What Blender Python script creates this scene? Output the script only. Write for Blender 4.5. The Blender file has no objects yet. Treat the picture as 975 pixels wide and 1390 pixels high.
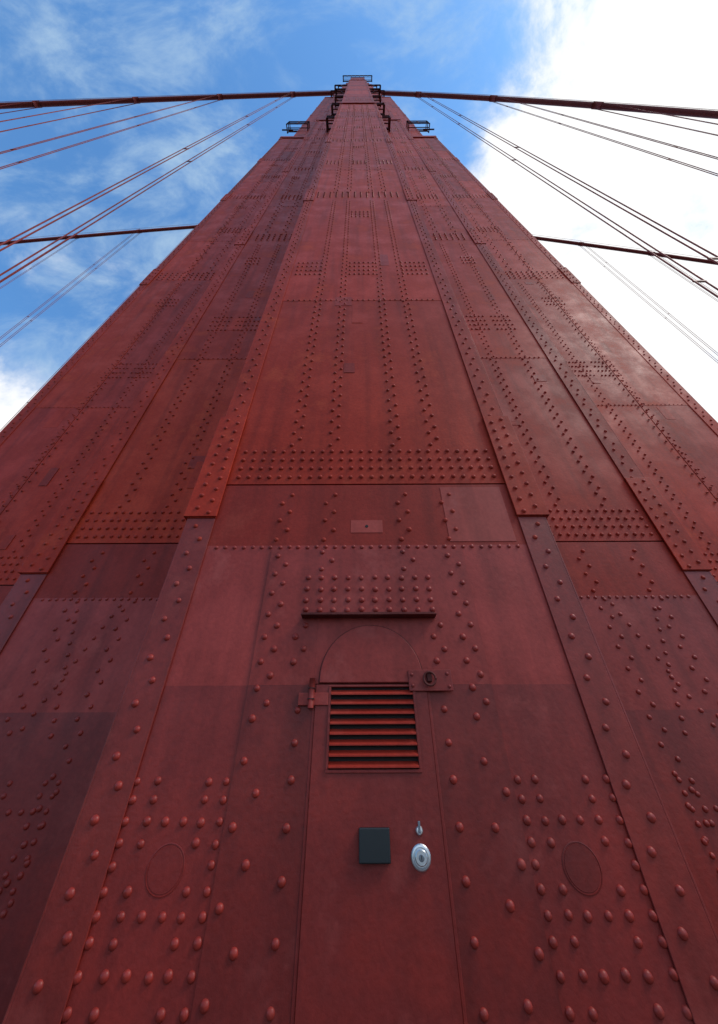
import bpy, bmesh, math, random
from mathutils import Vector, Matrix
random.seed(4)
S=bpy.context.scene
CZ=1.3            # eye height above walkway
# ---------------------------------------------------------------- materials
def paint(name,c1,c2,rough=0.55,bump=0.4,streak=0.6,spec=.2):
    m=bpy.data.materials.new(name); m.use_nodes=True
    nt=m.node_tree; N=nt.nodes; L=nt.links
    b=N['Principled BSDF']
    tc=N.new('ShaderNodeTexCoord'); oi=N.new('ShaderNodeObjectInfo')
    def noise(scale,detail,mp=None,rgh=.55):
        n=N.new('ShaderNodeTexNoise'); n.inputs['Scale'].default_value=scale
        n.inputs['Detail'].default_value=detail; n.inputs['Roughness'].default_value=rgh
        if mp:
            k=N.new('ShaderNodeMapping'); k.inputs['Scale'].default_value=mp
            L.new(tc.outputs['Object'],k.inputs['Vector']); L.new(k.outputs[0],n.inputs['Vector'])
        else: L.new(tc.outputs['Object'],n.inputs['Vector'])
        return n
    def ramp(src,a,b2,o0=0.,o1=1.):
        r=N.new('ShaderNodeMapRange'); r.inputs[1].default_value=a; r.inputs[2].default_value=b2
        r.inputs[3].default_value=o0; r.inputs[4].default_value=o1
        L.new(src,r.inputs[0]); return r.outputs[0]
    n2=noise(1.0,3,(6,6,.45)); n3=noise(34,3,None,.6); n4=noise(1.9,5,None,.70)
    mix=N.new('ShaderNodeMix'); mix.data_type='RGBA'
    mix.inputs[6].default_value=(*c1,1); mix.inputs[7].default_value=(*c2,1)
    L.new(ramp(n4.outputs[0],.38,.54),mix.inputs[0])
    mx=N.new('ShaderNodeMix'); mx.data_type='RGBA'; mx.blend_type='MULTIPLY'
    L.new(mix.outputs[2],mx.inputs[6]); mx.inputs[7].default_value=(.50,.50,.50,1)
    L.new(ramp(n2.outputs[0],.46,.72,0,streak),mx.inputs[0])
    mb=N.new('ShaderNodeMix'); mb.data_type='RGBA'; mb.blend_type='MIX'
    L.new(mx.outputs[2],mb.inputs[6]); mb.inputs[7].default_value=(c1[0]*1.1,c1[1]*1.6+.006,c1[2]*1.7+.006,1)
    L.new(ramp(n4.outputs[0],.56,.70,0,.7),mb.inputs[0])
    hs=N.new('ShaderNodeHueSaturation'); L.new(mb.outputs[2],hs.inputs['Color'])
    va=N.new('ShaderNodeMath'); va.operation='MULTIPLY'
    L.new(ramp(oi.outputs['Random'],0,1,.82,1.12),va.inputs[0]); L.new(ramp(n3.outputs[0],.3,.7,.89,1.09),va.inputs[1])
    L.new(va.outputs[0],hs.inputs['Value'])
    L.new(hs.outputs[0],b.inputs['Base Color'])
    L.new(ramp(n4.outputs[0],.3,.7,rough-.1,rough+.12),b.inputs['Roughness'])
    bp=N.new('ShaderNodeBump'); bp.inputs['Strength'].default_value=bump; bp.inputs['Distance'].default_value=.004
    L.new(n3.outputs[0],bp.inputs['Height']); L.new(bp.outputs[0],b.inputs['Normal'])
    b.inputs['Specular IOR Level'].default_value=spec
    return m
def plain(name,c,rough=.5,metal=0.):
    m=bpy.data.materials.new(name); m.use_nodes=True; nt=m.node_tree
    b=nt.nodes['Principled BSDF']; b.inputs['Roughness'].default_value=rough; b.inputs['Metallic'].default_value=metal
    n=nt.nodes.new('ShaderNodeTexNoise'); n.inputs['Scale'].default_value=6; n.inputs['Detail'].default_value=2
    tc=nt.nodes.new('ShaderNodeTexCoord'); nt.links.new(tc.outputs['Object'],n.inputs['Vector'])
    mx=nt.nodes.new('ShaderNodeMix'); mx.data_type='RGBA'
    mx.inputs[6].default_value=(*[v*.85 for v in c],1); mx.inputs[7].default_value=(*[min(1,v*1.12) for v in c],1)
    nt.links.new(n.outputs[0],mx.inputs[0]); nt.links.new(mx.outputs[2],b.inputs['Base Color'])
    return m
M_OR =paint('orange_paint',(.46,.037,.014),(.38,.028,.012),spec=.15)
M_OR2=paint('orange_paint_fresh',(.52,.045,.014),(.44,.034,.012),spec=.15)
M_OR3=paint('orange_paint_aged',(.38,.033,.017),(.31,.026,.014),spec=.15)
M_RV =paint('rivet_paint',(.42,.034,.014),(.33,.026,.012),rough=.52)
M_RVL=paint('rivet_paint_shaded',(.28,.025,.016),(.23,.020,.013),rough=.42,spec=.3)  # low rivets: darker copy, shade near the walkway put into the colour
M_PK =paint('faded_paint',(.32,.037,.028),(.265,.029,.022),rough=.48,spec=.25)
M_LOW=paint('shaded_base_paint',(.235,.021,.015),(.19,.017,.013),rough=.45,spec=.3)  # repainted lower zone, darkened further so the colour carries the shade there
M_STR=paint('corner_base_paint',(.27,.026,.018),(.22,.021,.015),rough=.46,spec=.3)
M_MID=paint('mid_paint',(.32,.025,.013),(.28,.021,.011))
M_PATCH=paint('patch_paint',(.35,.054,.040),(.32,.047,.035),bump=.15)
M_SHELL=plain('seam_shadow_paint',(.05,.008,.007),.8)
M_CAB=paint('cable_paint',(.32,.034,.022),(.26,.028,.02))
M_DK=plain('dark_louver_void',(.015,.008,.008),.8)
M_BLK=plain('black_reader_plastic',(.006,.009,.011),.35)
M_STEEL=plain('brushed_steel',(.62,.65,.68),.28,.95)
M_STEELD=plain('dark_steel',(.2,.22,.25),.35,.9)
M_RUST=paint('rusty_paint',(.13,.018,.013),(.09,.014,.011))
# ---------------------------------------------------------------- helpers
def empty(name):
    e=bpy.data.objects.new(name,None); S.collection.objects.link(e); return e
def mesh_obj(name,verts,faces,mat,parent=None,smooth=False):
    me=bpy.data.meshes.new(name); me.from_pydata(verts,[],faces); me.update()
    me.materials.append(mat)
    if smooth: me.polygons.foreach_set('use_smooth',[True]*len(me.polygons))
    o=bpy.data.objects.new(name,me); S.collection.objects.link(o)
    if parent: o.parent=parent
    return o
BF=[(0,3,2,1),(4,5,6,7),(0,1,5,4),(1,2,6,5),(2,3,7,6),(3,0,4,7)]
def boxes(name,lst,mat,parent=None,bevel=0):
    v=[];f=[]
    for (x0,x1,y0,y1,z0,z1) in lst:
        if x0>x1:x0,x1=x1,x0
        b=len(v); v+=[(x0,y0,z0),(x1,y0,z0),(x1,y1,z0),(x0,y1,z0),(x0,y0,z1),(x1,y0,z1),(x1,y1,z1),(x0,y1,z1)]
        f+=[tuple(b+i for i in q) for q in BF]
    o=mesh_obj(name,v,f,mat,parent)
    if bevel:
        m=o.modifiers.new('b','BEVEL'); m.width=bevel; m.segments=2; m.limit_method='ANGLE'
    return o
def tube(name,pts,r,mat,parent=None,seg=10,lst=None):
    v=[];f=[]
    for pts_ in (lst or [pts]):
        n=len(pts_); base=len(v)
        for i,p in enumerate(pts_):
            p=Vector(p); a=Vector(pts_[max(0,i-1)]); b=Vector(pts_[min(n-1,i+1)])
            t=(b-a).normalized(); u=t.cross(Vector((0,1,0)))
            if u.length<1e-3: u=t.cross(Vector((1,0,0)))
            u.normalize(); w=t.cross(u)
            for k in range(seg):
                an=2*math.pi*k/seg; v.append(tuple(p+u*math.cos(an)*r+w*math.sin(an)*r))
        for i in range(n-1):
            for k in range(seg):
                f.append((base+i*seg+k,base+i*seg+(k+1)%seg,base+(i+1)*seg+(k+1)%seg,base+(i+1)*seg+k))
        f.append(tuple(base+k for k in range(seg))); f.append(tuple(base+(n-1)*seg+k for k in reversed(range(seg))))
    return mesh_obj(name,v,f,mat,parent,True)
def lathe(name,cx,cz,y,prof,mat,parent,seg=32):
    v=[];f=[]
    for (r,h) in prof:
        for k in range(seg):
            a=2*math.pi*k/seg; v.append((cx+r*math.cos(a),y-h,cz+r*math.sin(a)))
    for i in range(len(prof)-1):
        for k in range(seg):
            f.append((i*seg+k,i*seg+(k+1)%seg,(i+1)*seg+(k+1)%seg,(i+1)*seg+k))
    f.append(tuple((len(prof)-1)*seg+k for k in range(seg)))
    return mesh_obj(name,v,f,mat,parent)
def rivets(name,pts,mat,parent):
    v=[];f=[]
    for (x,y,z,r) in pts:
        rel=z-CZ
        seg,rings=(12,3) if rel<3.2 else ((8,2) if rel<10 else (5,1))
        r2=r*(1+random.uniform(-.08,.06)); h=r2*(.68 if rel<1.5 else .78)
        x+=random.uniform(-.0035,.0035); z+=random.uniform(-.0035,.0035)
        b=len(v)
        for j in range(rings+1 if rings>1 else 2):
            if rings>1:
                t=j/(rings+0.4)*math.pi/2; rr=r2*math.cos(t); hh=h*math.sin(t)
            else: rr=r2*(1 if j==0 else .7); hh=0 if j==0 else h
            for k in range(seg):
                a=2*math.pi*k/seg; v.append((x+rr*math.cos(a),y-hh,z+rr*math.sin(a)))
        nr=(rings+1 if rings>1 else 2)
        for j in range(nr-1):
            for k in range(seg):
                f.append((b+j*seg+k,b+j*seg+(k+1)%seg,b+(j+1)*seg+(k+1)%seg,b+(j+1)*seg+k))
        v.append((x,y-h*1.0,z)); c=len(v)-1
        for k in range(seg): f.append((b+(nr-1)*seg+k,b+(nr-1)*seg+(k+1)%seg,c))
    return mesh_obj(name,v,f,mat,parent,True)
def frange(a,b,s):
    out=[]; x=a
    while x<=b+1e-6: out.append(x); x+=s
    return out
# ---------------------------------------------------------------- tower leg
YC=5.6
SECT=[(-CZ,44,(1.48,3.60,6.85),(2.50,3.52,4.60)),
      (44,95,(1.44,3.35,5.90),(2.56,3.60,4.66)),
      (95,114,(1.36,3.0,4.70),(2.75,3.70,4.8)),
      (114,124,(1.3,2.6,3.6),(3.1,3.8,4.9))]
BANDS=[2.07+10.2*k for k in range(12)]
def leg_core(parent,dy=0,mat=None):
    L=[]
    for i,(z0,z1,W,D) in enumerate(SECT):
        for w,d in zip(W,D):
            off=0.03
            L.append((-w+.004,w-.004,d+off+dy,2*YC-d-off+dy,z0+CZ,z1+CZ-(.01*W.index(w))))
    return boxes('leg_core',L,mat or M_SHELL,parent)
near=empty('bridge_tower')
leg_core(near)
def panels():
    n=0
    for si,(z0,z1,W,D) in enumerate(SECT):
        cuts=[z0]
        if si==0: cuts+=[.47,1.445]
        for b in BANDS:
            for c in (b,b+3.78):
                if z0+.5<c<z1-.5: cuts.append(c)
        cuts.append(z1); cuts=sorted(set(cuts))
        for a,b in zip(cuts,cuts[1:]):
            ga=.009 if any(abs(a-q)<.01 for q in BANDS) else .0
            gb=.009 if any(abs(b-q)<.01 for q in BANDS) else .0
            th=.0 if a<1.6 else .003*(n%2)
            def pick():
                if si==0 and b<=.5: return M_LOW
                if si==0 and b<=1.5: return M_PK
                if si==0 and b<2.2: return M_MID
                return random.choice([M_OR,M_OR,M_OR2,M_OR3])
            w1,w2,w3=W; d1,d2,d3=D
            zz=(a+ga+CZ,b-gb+CZ)
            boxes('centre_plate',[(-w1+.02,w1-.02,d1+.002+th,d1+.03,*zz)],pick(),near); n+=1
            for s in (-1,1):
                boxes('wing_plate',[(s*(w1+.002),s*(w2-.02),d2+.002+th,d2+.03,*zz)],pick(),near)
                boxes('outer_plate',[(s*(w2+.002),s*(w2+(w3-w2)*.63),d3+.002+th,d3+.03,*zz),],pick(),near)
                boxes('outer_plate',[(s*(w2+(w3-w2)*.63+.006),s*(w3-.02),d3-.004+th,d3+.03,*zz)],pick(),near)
panels()
def strips():
    for si,(z0,z1,W,D) in enumerate(SECT):
        for i,(w,d,sw) in enumerate(zip(W,D,(.22,.26,.22))):
            cuts=[z0]+[b-.37 for b in BANDS if z0+1<b-.37<z1-1]+[z1]
            for s in (-1,1):
                for a,b in zip(cuts,cuts[1:]):
                    boxes('corner_angle',[(s*(w-sw),s*w,d-.012,d-.001,a+CZ+.003,b+CZ-.003),
                                          (s*(w-.001),s*(w+.012),d-.012,d+.9,a+CZ+.003,b+CZ-.003)],
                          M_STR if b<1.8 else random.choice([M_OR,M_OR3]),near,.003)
                for b in BANDS:
                    if z0<b-.4 and b+.95<z1:
                        boxes('corner_splice',[(s*(w-sw-.008),s*(w+.045),d-.028,d-.0125,b-.36+CZ,b+.91+CZ),
                                               (s*(w+.0125),s*(w+.045),d-.0275,d+.3,b-.36+CZ,b+.91+CZ)],M_OR,near,.003)
strips()
# rivet layout -------------------------------------------------
R=[]
def in_band(z): return any(-.03<z-b<.5 for b in BANDS)
def cols(xs,y,za,zb,pitch,dx=.037,r=.0205,skip=True):
    for x in xs:
        i=0
        for z in frange(za,zb,pitch/2):
            if skip and in_band(z): i+=1; continue
            R.append((x+(dx if i%2 else -dx),y,z+CZ,r)); i+=1
def face_pattern(y,xr,pair_x,clusters,zmax,zmin,mir):
    sg=(1,-1) if mir else (1,)
    for s in sg:
        for b in BANDS:
            if b>zmax: break
            xs=frange(xr[0],xr[1],.094 if b<10 else .17)
            rr=.0205 if b<10 else .03
            for k,dz in enumerate((.09,.20,.31,.42) if b<10 else (.1,.26,.42,.58)):
                for x in xs: R.append((s*x,y,b+dz+CZ,rr))
            for x in frange(xr[0],xr[1],.085 if b<10 else .17):
                R.append((s*x,y,b+3.80+CZ,.017))
            for (c0,c1) in clusters:
                for dz in (4.85,5.03,5.21,5.39):
                    for x in frange(c0,c1,.085 if b<10 else .14): R.append((s*x,y,b+dz+CZ,.024 if b<10 else .032))
            if b<25:
              for dz in (8.4,8.6,8.8):
                for (c0,c1) in clusters[len(clusters)//2:len(clusters)//2+1]:
                    for x in frange(c0,c1,.1): R.append((s*x,y,b+dz+CZ,.028))
        for x in frange(xr[0]-.02,xr[1]+.02,.072): R.append((s*x,y,1.43+CZ,.017))
        cols([s*p for p in pair_x],y,zmin,12,.18)
        cols([s*p for p in pair_x],y,12.9,42,.44,dx=.05,r=.027)
y1=2.502; y2=3.522; y3=4.602
face_pattern(y1,(-1.17,1.18),(-.69,-.31,.31,.69),[(-1.17,-.74),(-.21,.23),(.74,1.18)],43,1.5,False)
face_pattern(y2,(1.75,3.26),(2.35,2.92),[(2.12,2.55),(2.72,3.1)],43,-1.2,True)
face_pattern(y3,(4.3,6.55),(5.0,5.72),[(4.75,5.2),(5.35,5.85)],33,-1.2,True)
# splayed rivet lines on the wings beside the door
for s in (-1,1):
    for k in range(11):
        R.append((s*(2.44+.036*k),y2,1.36-.10*k+CZ,.0195)); R.append((s*(2.84-.03*k),y2,1.31-.10*k+CZ,.0195))
for (w,y,sw) in ((1.48,2.488,.22),(3.60,3.508,.26),(6.85,4.588,.22)):
    for s in (-1,1):
        i=0; z=-1.25
        while z<43.5:
            b=[q for q in BANDS if -.36<z-q<.91]
            yy=y-(.0155 if b else 0)
            rr=.0205 if z<12 else .026
            if b:
                R.append((s*(w-sw*.72),yy,z+CZ,rr)); R.append((s*(w-sw*.22),yy,z+.05+CZ,rr))
            else:
                R.append((s*(w-sw/2+(.03 if i%2 else -.03)),yy,z+CZ,rr))
            i+=1; z+= .125 if z<12 else .26
for s in (-1,1):
    cols([s*(3.6+3.25*.63)],4.596,-1,12,.2,dx=.06,skip=False)
    cols([s*(3.6+3.25*.63)],4.596,12,40,.5,dx=.06,skip=False,r=.026)
# door surround (thicker reinforcing plate)
yd=2.492
DX=.009
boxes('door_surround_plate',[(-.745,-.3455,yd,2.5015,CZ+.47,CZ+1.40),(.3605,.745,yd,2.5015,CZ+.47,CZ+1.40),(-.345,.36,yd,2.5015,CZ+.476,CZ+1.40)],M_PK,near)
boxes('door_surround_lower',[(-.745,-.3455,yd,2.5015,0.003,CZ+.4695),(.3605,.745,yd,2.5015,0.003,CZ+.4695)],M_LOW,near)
for dz in (1.167,1.08,1.0,.93):
    for x in frange(-.44,.45,.098): R.append((x,yd,dz+CZ,.0205))
for s in (-1,1):
    cols([s*.31],yd,1.24,1.38,.14)
    cols([s*.655],yd,.30,1.38,.15,dx=.035)
    cols([s*.655],yd,-1.2,.2,.26,dx=.045)
    cols([s*.455],yd,.60,.84,.15,dx=.03)
    for z in (.34,.18,.02,-.16,-.34,-.52,-.7,-.9): R.append((s*.43,yd,z+CZ,.0195))
for face_y,xc in ((2.502,(1.0,)),(3.522,(2.55,))):
  for c in xc:
    for s in (-1,1):
        X6=[c+.25,c+.14,c+.045,c-.045,c-.13,c-.225]
        rows={.02:(0,1,4,5),-.055:(0,1,4,5),-.137:(0,1,2,3,4,5),-.215:(0,1,4,5),-.29:(0,5),-.371:(0,1,4,5),-.448:(0,1,2,3,4,5),-.52:(0,1,4,5),-.61:(0,1,2,3,4,5),-.7:(0,1,4,5)}
        for dz,ii in rows.items():
            for i in ii: R.append((s*X6[i],face_y,dz+CZ,.0195))
rivets('rivets',[q for q in R if q[2]>CZ+1.46],M_RV,near)
rivets('rivets_base',[q for q in R if q[2]<=CZ+1.46],M_RVL,near)
for s in (-1,1):
    lathe('round_plug',s*.99,CZ-.30,2.503,[(.090,-.002),(.090,.003),(.086,.004),(.085,.0005),(.081,.0005),(.079,.003),(.01,.0033)],M_LOW,near,40)
# repainted patches (thin repair sheets)
boxes('repair_patch',[(.66,1.19,2.4985,2.5012,CZ+1.475,CZ+2.03)],M_PATCH,near)
boxes('repair_patch_small',[(-.13,.13,2.499,2.5012,CZ+1.56,CZ+1.68)],M_PATCH,near)
lathe('drain_hole',0,CZ+1.62,2.4988,[(.014,0),(.012,.003),(.004,.003)],M_DK,near,12)
rp=random.Random(9)
for (xa,xb,yy,za,zb,k) in ((-1.15,1.0,2.502,2.8,9,5),(1.8,3.0,3.522,2.6,9,6),(-3.1,-1.9,3.522,2.6,9,6),(4.4,6.3,4.599,2.5,12,6),(-6.4,-4.6,4.599,2.5,12,6)):
    for i in range(k):
        x=rp.uniform(xa,xb); z=rp.uniform(za,zb); w=rp.uniform(.12,.35); h=rp.uniform(.15,.6)
        boxes('touch_up_patch',[(x,min(x+w,xb+.1),yy-.0012-.0004*i,yy+.004,z+CZ,z+h+CZ)],rp.choice([M_OR,M_OR3,M_MID]),near)
# ------------------------------------------------ door
def arch(cx,hw,zb,zs,n=24):
    p=[(cx-hw,zb),(cx+hw,zb),(cx+hw,zs)]
    for k in range(1,n):
        a=math.pi*k/n; p.append((cx+hw*math.cos(a),zs+hw*math.sin(a)))
    p.append((cx-hw,zs)); return p
def extr(name,poly,y0,y1,mat,parent,bevel=0):
    n=len(poly); v=[(x,y0,z) for x,z in poly]+[(x,y1,z) for x,z in poly]
    f=[tuple(range(n)),tuple(reversed(range(n,2*n)))]+[(i,i+n,(i+1)%n+n,(i+1)%n) for i in range(n)]
    o=mesh_obj(name,v,f,mat,parent)
    if bevel:
        m=o.modifiers.new('b','BEVEL'); m.width=bevel; m.segments=2; m.limit_method='ANGLE'
    return o
boxes('door_jamb',[(-.345,-.328,2.488,2.5012,0.003,CZ+.47),(.343,.36,2.488,2.5012,0.003,CZ+.47)],M_LOW,near,.003)
extr('arch_shadow_line',arch(DX,.326,CZ+.478,CZ+.50),2.4900,2.4915,M_RUST,near)  # dark outline painted in as the shadow gap around the arch head
extr('arch_head_plate',arch(DX,.319,CZ+.478,CZ+.50),2.474,2.4898,M_PK,near,.005)
lx0,lx1,lz0,lz1=-.235,.255,CZ+.065,CZ+.455
dl0,dl1=-.3265,.3415
boxes('door_leaf',[(dl0,lx0,2.480,2.4985,0.02,CZ+.468),(lx1,dl1,2.480,2.4985,0.02,CZ+.468),
                   (lx0,lx1,2.480,2.4985,0.02,lz0),(lx0,lx1,2.480,2.4985,lz1,CZ+.468)],M_LOW,near)
boxes('door_gap',[(-.331,.346,2.4995,2.5013,0.01,CZ+.472)],M_DK,near)
fr=.014
boxes('louver_frame',[(lx0-fr,lx1+fr,2.472,2.4798,lz0-fr,lz0),(lx0-fr,lx1+fr,2.472,2.4798,lz1,lz1+fr*.6),
                      (lx0-fr,lx0,2.472,2.4798,lz0,lz1),(lx1,lx1+fr,2.472,2.4798,lz0,lz1)],M_LOW,near,.002)
v=[];f=[]; ns=8
for i in range(ns):
    z=lz0+.006+(lz1-lz0)*(i)/ns; p=(lz1-lz0)/ns
    b=len(v); t=.004
    prof=[(2.466,z),(2.466,z+t*1.5),(2.497,z+p*.62),(2.497,z+p*.62-t)]
    for x in (lx0+.001,lx1-.001):
        v+=[(x,yy,zz) for yy,zz in prof]
    f+=[(b,b+1,b+2,b+3),(b+7,b+6,b+5,b+4)]+[(b+k,b+4+k,b+4+(k+1)%4,b+(k+1)%4) for k in range(4)]
mesh_obj('louver_slats',v,f,M_MID,near)
boxes('drip_ledge',[(-.455,.455,2.42,2.4915,CZ+.872,CZ+.882),(-.455,.455,2.4845,2.4915,CZ+.883,CZ+.912)],M_RUST,near,.002)
boxes('hinge_leaf',[(-.43,-.36,2.472,2.4915,CZ+.36,CZ+.425),(-.345,-.25,2.470,2.4795,CZ+.36,CZ+.425)],M_PK,near,.003)
tube('hinge_barrel',[(-.352,2.468,CZ+.345),(-.352,2.468,CZ+.50)],.017,M_PK,near,14)
boxes('hinge_knuckle_lines',[(-.372,-.332,2.4495,2.486,CZ+z,CZ+z+.003) for z in (.39,.445)],M_DK,near)
boxes('hasp_plate',[(.235,.50,2.464,2.4735,CZ+.43,CZ+.545)],M_LOW,near,.003)
boxes('hasp_staple',[(.345,.375,2.440,2.4635,CZ+.475,CZ+.53)],M_RUST,near,.006)
rpg=[(.36+.036*math.cos(a),2.436,CZ+.49+.036*math.sin(a)) for a in [2*math.pi*k/24 for k in range(25)]]
tube('hasp_ring',rpg,.0065,M_RUST,near,8)
rivets('hasp_rivets',[(.26,2.464,CZ+.455,.011),(.26,2.464,CZ+.52,.011),(.475,2.464,CZ+.455,.011),(.475,2.464,CZ+.52,.011)],M_LOW,near)
boxes('card_reader',[(-.07,.08,2.448,2.4798,CZ-.28,CZ-.157)],M_BLK,near,.005)
lathe('door_lock',.226,CZ-.262,2.480,[(.047,0),(.047,.004),(.043,.008),(.036,.009),(.034,.006),(.030,.006),(.029,.018),(.026,.021),(.005,.021)],M_STEEL,near,40)
lathe('lock_core',.226,CZ-.262,2.4588,[(.013,0),(.013,.003),(.011,.004),(.002,.004)],M_STEELD,near,24)
boxes('lock_keyway',[(.2245,.2275,2.4541,2.4546,CZ-.270,CZ-.254)],M_BLK,near)
lathe('deadbolt',.228,CZ-.170,2.480,[(.018,0),(.018,.004),(.014,.010),(.004,.011)],M_STEEL,near,28)
boxes('keyhole_cover',[(.222,.234,2.465,2.469,CZ-.178,CZ-.135)],M_STEELD,near,.002)
# ------------------------------------------------ upper ledges, platforms and rails
def railing(L,x0,x1,y0,y1,z,h=1.1,t=.05):
    pts=[(x0,y0),(x1,y0),(x1,y1),(x0,y1)]
    for (a,b) in zip(pts,pts[1:]+pts[:1]):
        for hh in (h,h*.5):
            L.append((min(a[0],b[0])-t/2,max(a[0],b[0])+t/2,min(a[1],b[1])-t/2,max(a[1],b[1])+t/2,z+hh-t/2,z+hh+t/2))
        n=max(1,int(max(abs(a[0]-b[0]),abs(a[1]-b[1]))/.9))
        for k in range(n+1):
            px=a[0]+(b[0]-a[0])*k/n; py=a[1]+(b[1]-a[1])*k/n
            L.append((px-t/2,px+t/2,py-t/2,py+t/2,z,z+h))
P=[];Q=[]
def platform(x0,x1,y0,y1,z,h=1.1,t=.05):
    if x0>x1:x0,x1=x1,x0
    for y in frange(y0,y1-.05,.28): P.append((x0,x1,y,y+.07,z,z+.06))
    for x in (x0,x1-.08): P.append((x,x+.08,y0,y1,z-.15,z-.005))
    railing(Q,x0+.05,x1-.05,y0+.05,y1-.05,z+.065,h,t)
for s in (-1,1):
    platform(s*4.9,s*7.0,4.15,4.85,49+CZ,2.2,.07)
    P.append((s*5.9,s*6.9,4.2,4.3,45.2+CZ,45.3+CZ))
    platform(s*1.46,s*2.3,2.75,3.5,36+CZ,1.5,.07)
    platform(s*1.46,s*2.4,2.7,3.5,46+CZ,2,.08)
    platform(s*1.46,s*2.5,2.7,3.5,56+CZ,2,.1)
    platform(s*1.46,s*2.9,2.7,3.5,68+CZ,3,.12)
    platform(s*1.46,s*3.6,2.8,3.6,82+CZ,3,.12)
    platform(s*3.0,s*4.9,3.9,4.8,95.2+CZ,2.5,.1)
platform(-3.4,3.4,2.75,3.7,124.3+CZ,3.6,.16)
platform(-4.4,4.4,4.2,5.0,119+CZ,3,.14)
boxes('platform_decks',P,M_RUST,near); boxes('platform_rails',Q,M_RUST,near)
A=[]
for (z,w1,d1) in ((44,1.52,2.46),(94,1.5,2.54),(113,1.45,2.7)):
    for k in range(3):
        A.append((-w1+k*.2,w1-k*.2,d1-.05+.02*k,d1+.3,z-1.2+k*.6+CZ,z-.65+k*.6+CZ))
for s in (-1,1):
    for (x0,x1,d,z) in ((3.62,6.87,4.52,43.2),(1.55,3.62,3.45,43.4),(3.4,5.92,4.6,94),(1.5,3.37,3.55,94)):
        A.append((s*x0,s*x1,d,d+.3,z+CZ,z+.7+CZ))
boxes('setback_ledges',A,M_OR,near)
boxes('cable_saddle_housing',[(-2.6,2.6,4.2,7.0,124.1+CZ,129+CZ),(-1.6,1.6,4.6,6.6,129.05+CZ,131.5+CZ)],M_OR,near,.1)
boxes('aviation_beacon_mast',[(-.06,.06,5.5,5.62,131.5+CZ,134+CZ)],M_RUST,near)
FD=27.4
leg_core(near,FD,M_OR).name='far_leg'
boxes('portal_struts',[(-2.6,2.6,8.75,2*YC-2.5+FD-6.25,z0+CZ,z1+CZ) for z0,z1 in ((36,43),(64,70),(88,94),(112,118))],M_OR,near)
boxes('far_saddle_housing',[(-2.6,2.6,4.2+FD,7.0+FD,124.0+CZ,130+CZ)],M_OR,near)
# ------------------------------------------------ cables
LZ=lambda x:130-.42*abs(x)-.0016*x*x
RZ=lambda x:130-.50*abs(x)-.0105*x*x
FL=lambda x:139.5-.20*abs(x)-.0006*x*x
FR=lambda x:139.0-.42*abs(x)-.0006*x*x
def cable(y,fl,fr,name,maxx,sp):
    e=empty(name); zf=lambda x: fl(x) if x<0 else fr(x)
    def clampz(x): return max(3.5,zf(x))+CZ
    def lim(x): return zf(x)>3.5
    xs=[x for x in frange(-maxx,maxx,4) if lim(x)]
    tube('main_cable',[(x,y,clampz(x)) for x in xs],.42,M_CAB,e,14)
    for dy in (-.45,.45):
        tube('hand_line',[(x,y+dy,clampz(x)+1.25) for x in xs],.03,M_CAB,e,5)
    ropes=[];bands=[];posts=[];clamps=[]
    for s,spn in ((-1,sp[0]),(1,sp[1])):
        n=1
        while n*spn<maxx:
            x=s*n*spn; n+=1
            if not lim(x): break
            z=clampz(x)
            for dx in (-.22,.22):
                for dy in (-.42,.42):
                    zs=frange(CZ-1,z+.1,(z+.1-CZ+1)/4-.0001)
                    ropes.append([(x+dx,y+dy,q) for q in reversed(zs)])
            dxx=.5; bands.append([(x-dxx,y,clampz(x-dxx)),(x+dxx,y,clampz(x+dxx))])
            for dy in (-.45,.45): posts.append([(x,y+dy,z),(x,y+dy,z+1.25)])
            for zc in frange(17,z-8,27):
                clamps.append((x-.27,x+.27,y-.45,y-.39,zc,zc+.10)); clamps.append((x-.27,x+.27,y+.39,y+.45,zc,zc+.10))
    tube('suspender_ropes',None,.032,M_CAB,e,6,lst=ropes)
    tube('cable_bands',None,.50,M_CAB,e,14,lst=bands)
    tube('hand_line_posts',None,.03,M_CAB,e,5,lst=posts)
    if clamps: boxes('rope_spacers',clamps,M_CAB,e)
    return e
cable(YC,LZ,RZ,'suspension_cable',190,(15.2,14.0))
cable(YC+FD,FL,FR,'suspension_cable',260,(16.1,15.1))
# ------------------------------------------------ deck, railing, water, hills
M_CONC=plain('walkway_concrete',(.13,.125,.12),.85)
M_ASP=plain('asphalt',(.05,.05,.052),.85)
M_WHITE=plain('white_line',(.75,.75,.72),.7)
M_WATER=plain('bay_water',(.02,.05,.06),.12)
M_HILL=plain('hill_scrub',(.09,.085,.05),.95)
boxes('walkway',[(-400,400,-1.8,9.3,-.25,0)],M_CONC)
boxes('walkway',[(-400,400,29.5,38,-.25,0)],M_CONC)
boxes('road',[(-400,400,9.3,29.5,-.35,-.14)],M_ASP)
boxes('lane_markings',[(x,x+3,y,y+.12,-.1395,-.136) for x in frange(-380,380,10) for y in (13.3,17.3,21.3,25.3)],M_WHITE)
rl=empty('bridge_railing'); rr=[(-400,400,-1.75,-1.65,1.12,1.2),(-400,400,-1.75,-1.65,.12,.2)]
rr+=[(x,x+.16,-1.78,-1.62,0,1.25) for x in frange(-60,60,3.8)]
pk=[(x,x+.05,-1.73,-1.67,.2,1.12) for x in frange(-40,40,.22)]
boxes('rails_and_posts',rr,M_OR,rl); boxes('pickets',pk,M_OR,rl)
mesh_obj('water',[(-6000,-6000,-67),(6000,-6000,-67),(6000,6000,-67),(-6000,6000,-67)],[(0,1,2,3)],M_WATER)
v=[];f=[];n=96
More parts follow.
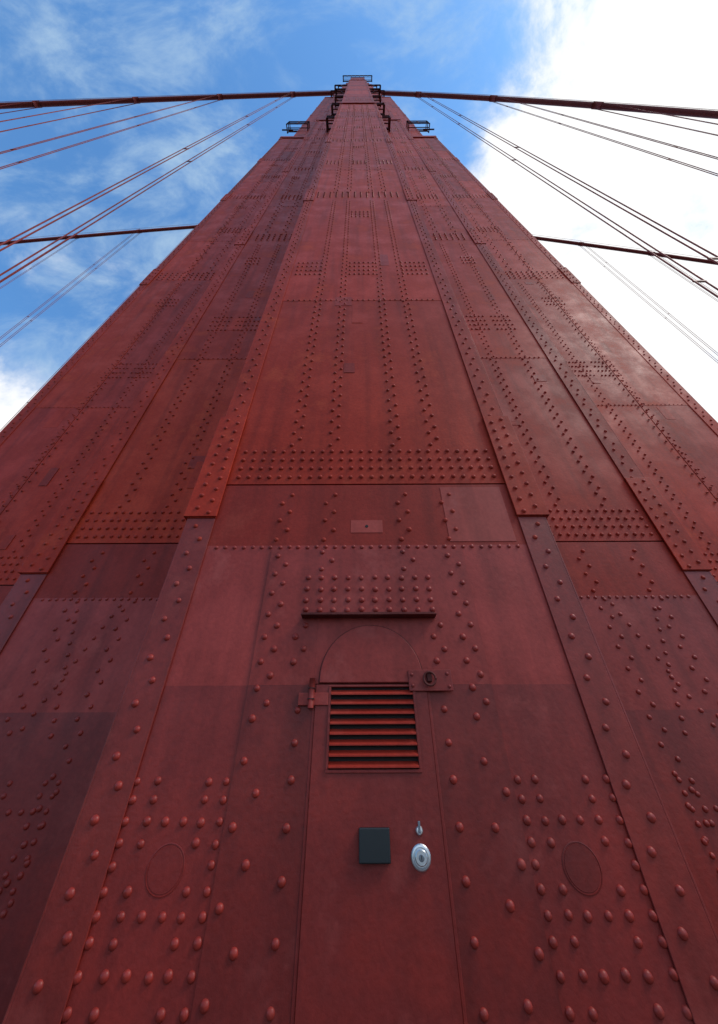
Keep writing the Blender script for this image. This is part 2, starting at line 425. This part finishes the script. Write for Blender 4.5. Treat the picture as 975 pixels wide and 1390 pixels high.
for k in range(n):
    a=2*math.pi*k/n
    h=120+90*math.sin(3*a+1)+50*math.sin(7*a)+20*math.sin(17*a)
    for r,hh in ((3600,-70),(4300,max(-40,h*.6-60)),(5000,max(-30,h-60)),(5900,-70)):
        v.append((r*math.cos(a),r*math.sin(a),hh))
for k in range(n):
    for j in range(3):
        f.append((k*4+j,((k+1)%n)*4+j,((k+1)%n)*4+j+1,k*4+j+1))
mesh_obj('hills',v,f,M_HILL,None,True)
# ------------------------------------------------ sky
sd=Vector((.62,-.24,.75)).normalized()
W=bpy.data.worlds.new('World'); S.world=W; W.use_nodes=True
nt=W.node_tree; N=nt.nodes; L=nt.links; bg=N['Background']; bg.inputs[1].default_value=.15
sky=N.new('ShaderNodeTexSky'); sky.sky_type='NISHITA'; sky.sun_disc=False
sky.sun_elevation=math.asin(sd.z); sky.sun_rotation=math.atan2(sd.x,sd.y); sky.ozone_density=2.5; sky.dust_density=.5
tc=N.new('ShaderNodeTexCoord'); nrm=N.new('ShaderNodeVectorMath'); nrm.operation='NORMALIZE'
L.new(tc.outputs['Generated'],nrm.inputs[0]); D=nrm.outputs[0]
def M(op,a,b=None,c=None):
    m=N.new('ShaderNodeMath'); m.operation=op
    for i,q in enumerate((a,b,c)):
        if q is None: continue
        if isinstance(q,(int,float)): m.inputs[i].default_value=q
        else: L.new(q,m.inputs[i])
    return m.outputs[0]
def MR(s,a,b,c,d,sm=True):
    m=N.new('ShaderNodeMapRange'); m.interpolation_type='SMOOTHSTEP' if sm else 'LINEAR'
    for i,q in enumerate((a,b,c,d)): m.inputs[i+1].default_value=q
    L.new(s,m.inputs[0]); return m.outputs[0]
def blob(c,outer,inner):
    d=N.new('ShaderNodeVectorMath'); d.operation='DOT_PRODUCT'; L.new(D,d.inputs[0]); d.inputs[1].default_value=Vector(c).normalized()
    return MR(d.outputs['Value'],math.cos(math.radians(outer)),math.cos(math.radians(inner)),0,1)
def nz(scale,det,rgh,mp,dist=0.):
    k=N.new('ShaderNodeMapping'); k.inputs['Scale'].default_value=mp; k.inputs['Rotation'].default_value=(.3,.2,.7)
    L.new(D,k.inputs[0]); n=N.new('ShaderNodeTexNoise'); n.inputs['Scale'].default_value=scale; n.inputs['Detail'].default_value=det
    n.inputs['Roughness'].default_value=rgh; n.inputs['Distortion'].default_value=dist; L.new(k.outputs[0],n.inputs['Vector']); return n.outputs[0]
cum=nz(4.2,7,.62,(1,1.2,1),.25); wis=nz(4.2,7,.62,(1,2.0,1.1),.35)
t=M('MULTIPLY_ADD',M('SUBTRACT',cum,.5),2.3,-.12)
t=M('ADD',t,M('MULTIPLY',blob((.62,.32,.72),41,10),1.05))
t=M('ADD',t,M('MULTIPLY',blob((-.74,.47,.50),15,3),.85))
t=M('ADD',t,M('MULTIPLY',blob((.3,-.9,.35),75,20),.6))  # unseen cloud bank behind the camera, added to brighten the front faces
cf=MR(t,.02,.82,0,1)
wf=MR(wis,.42,.72,.0,.75)
fac=M('MAXIMUM',cf,wf)
mx=N.new('ShaderNodeMix'); mx.data_type='RGBA'
tint=N.new('ShaderNodeMix'); tint.data_type='RGBA'; tint.blend_type='MULTIPLY'; tint.inputs[0].default_value=1
L.new(sky.outputs[0],tint.inputs[6]); tint.inputs[7].default_value=(1.0,1.6,1.9,1)
L.new(tint.outputs[2],mx.inputs[6])
cc=N.new('ShaderNodeMix'); cc.data_type='RGBA'; cc.inputs[6].default_value=(3.2,4.4,5.6,1); cc.inputs[7].default_value=(7.3,7.3,7.3,1)
L.new(M('MINIMUM',M('MULTIPLY',cf,1.3),1.0),cc.inputs[0]); L.new(cc.outputs[2],mx.inputs[7]); L.new(fac,mx.inputs[0]); L.new(mx.outputs[2],bg.inputs[0])
sun=bpy.data.lights.new('sun','SUN'); sun.energy=1.6; sun.angle=math.radians(16); sun.color=(1,.94,.86)
so=bpy.data.objects.new('sun',sun); S.collection.objects.link(so); so.rotation_euler=sd.to_track_quat('Z','Y').to_euler()
# ------------------------------------------------ camera
cam=bpy.data.cameras.new('camera'); co=bpy.data.objects.new('camera',cam); S.collection.objects.link(co)
cam.sensor_fit='VERTICAL'; cam.sensor_height=36; cam.lens=488/1390*36; cam.shift_y=-45/1390
cam.clip_start=.05; cam.clip_end=20000
pitch=math.radians(40.47)
rot=Matrix.Rotation(math.radians(90)+pitch,4,'X') @ Matrix.Rotation(math.radians(-.25),4,'Z')
co.matrix_world=Matrix.Translation((-.062,0,CZ)) @ rot
S.camera=co
S.view_settings.view_transform='Standard'; S.view_settings.look='None'; S.view_settings.exposure=0
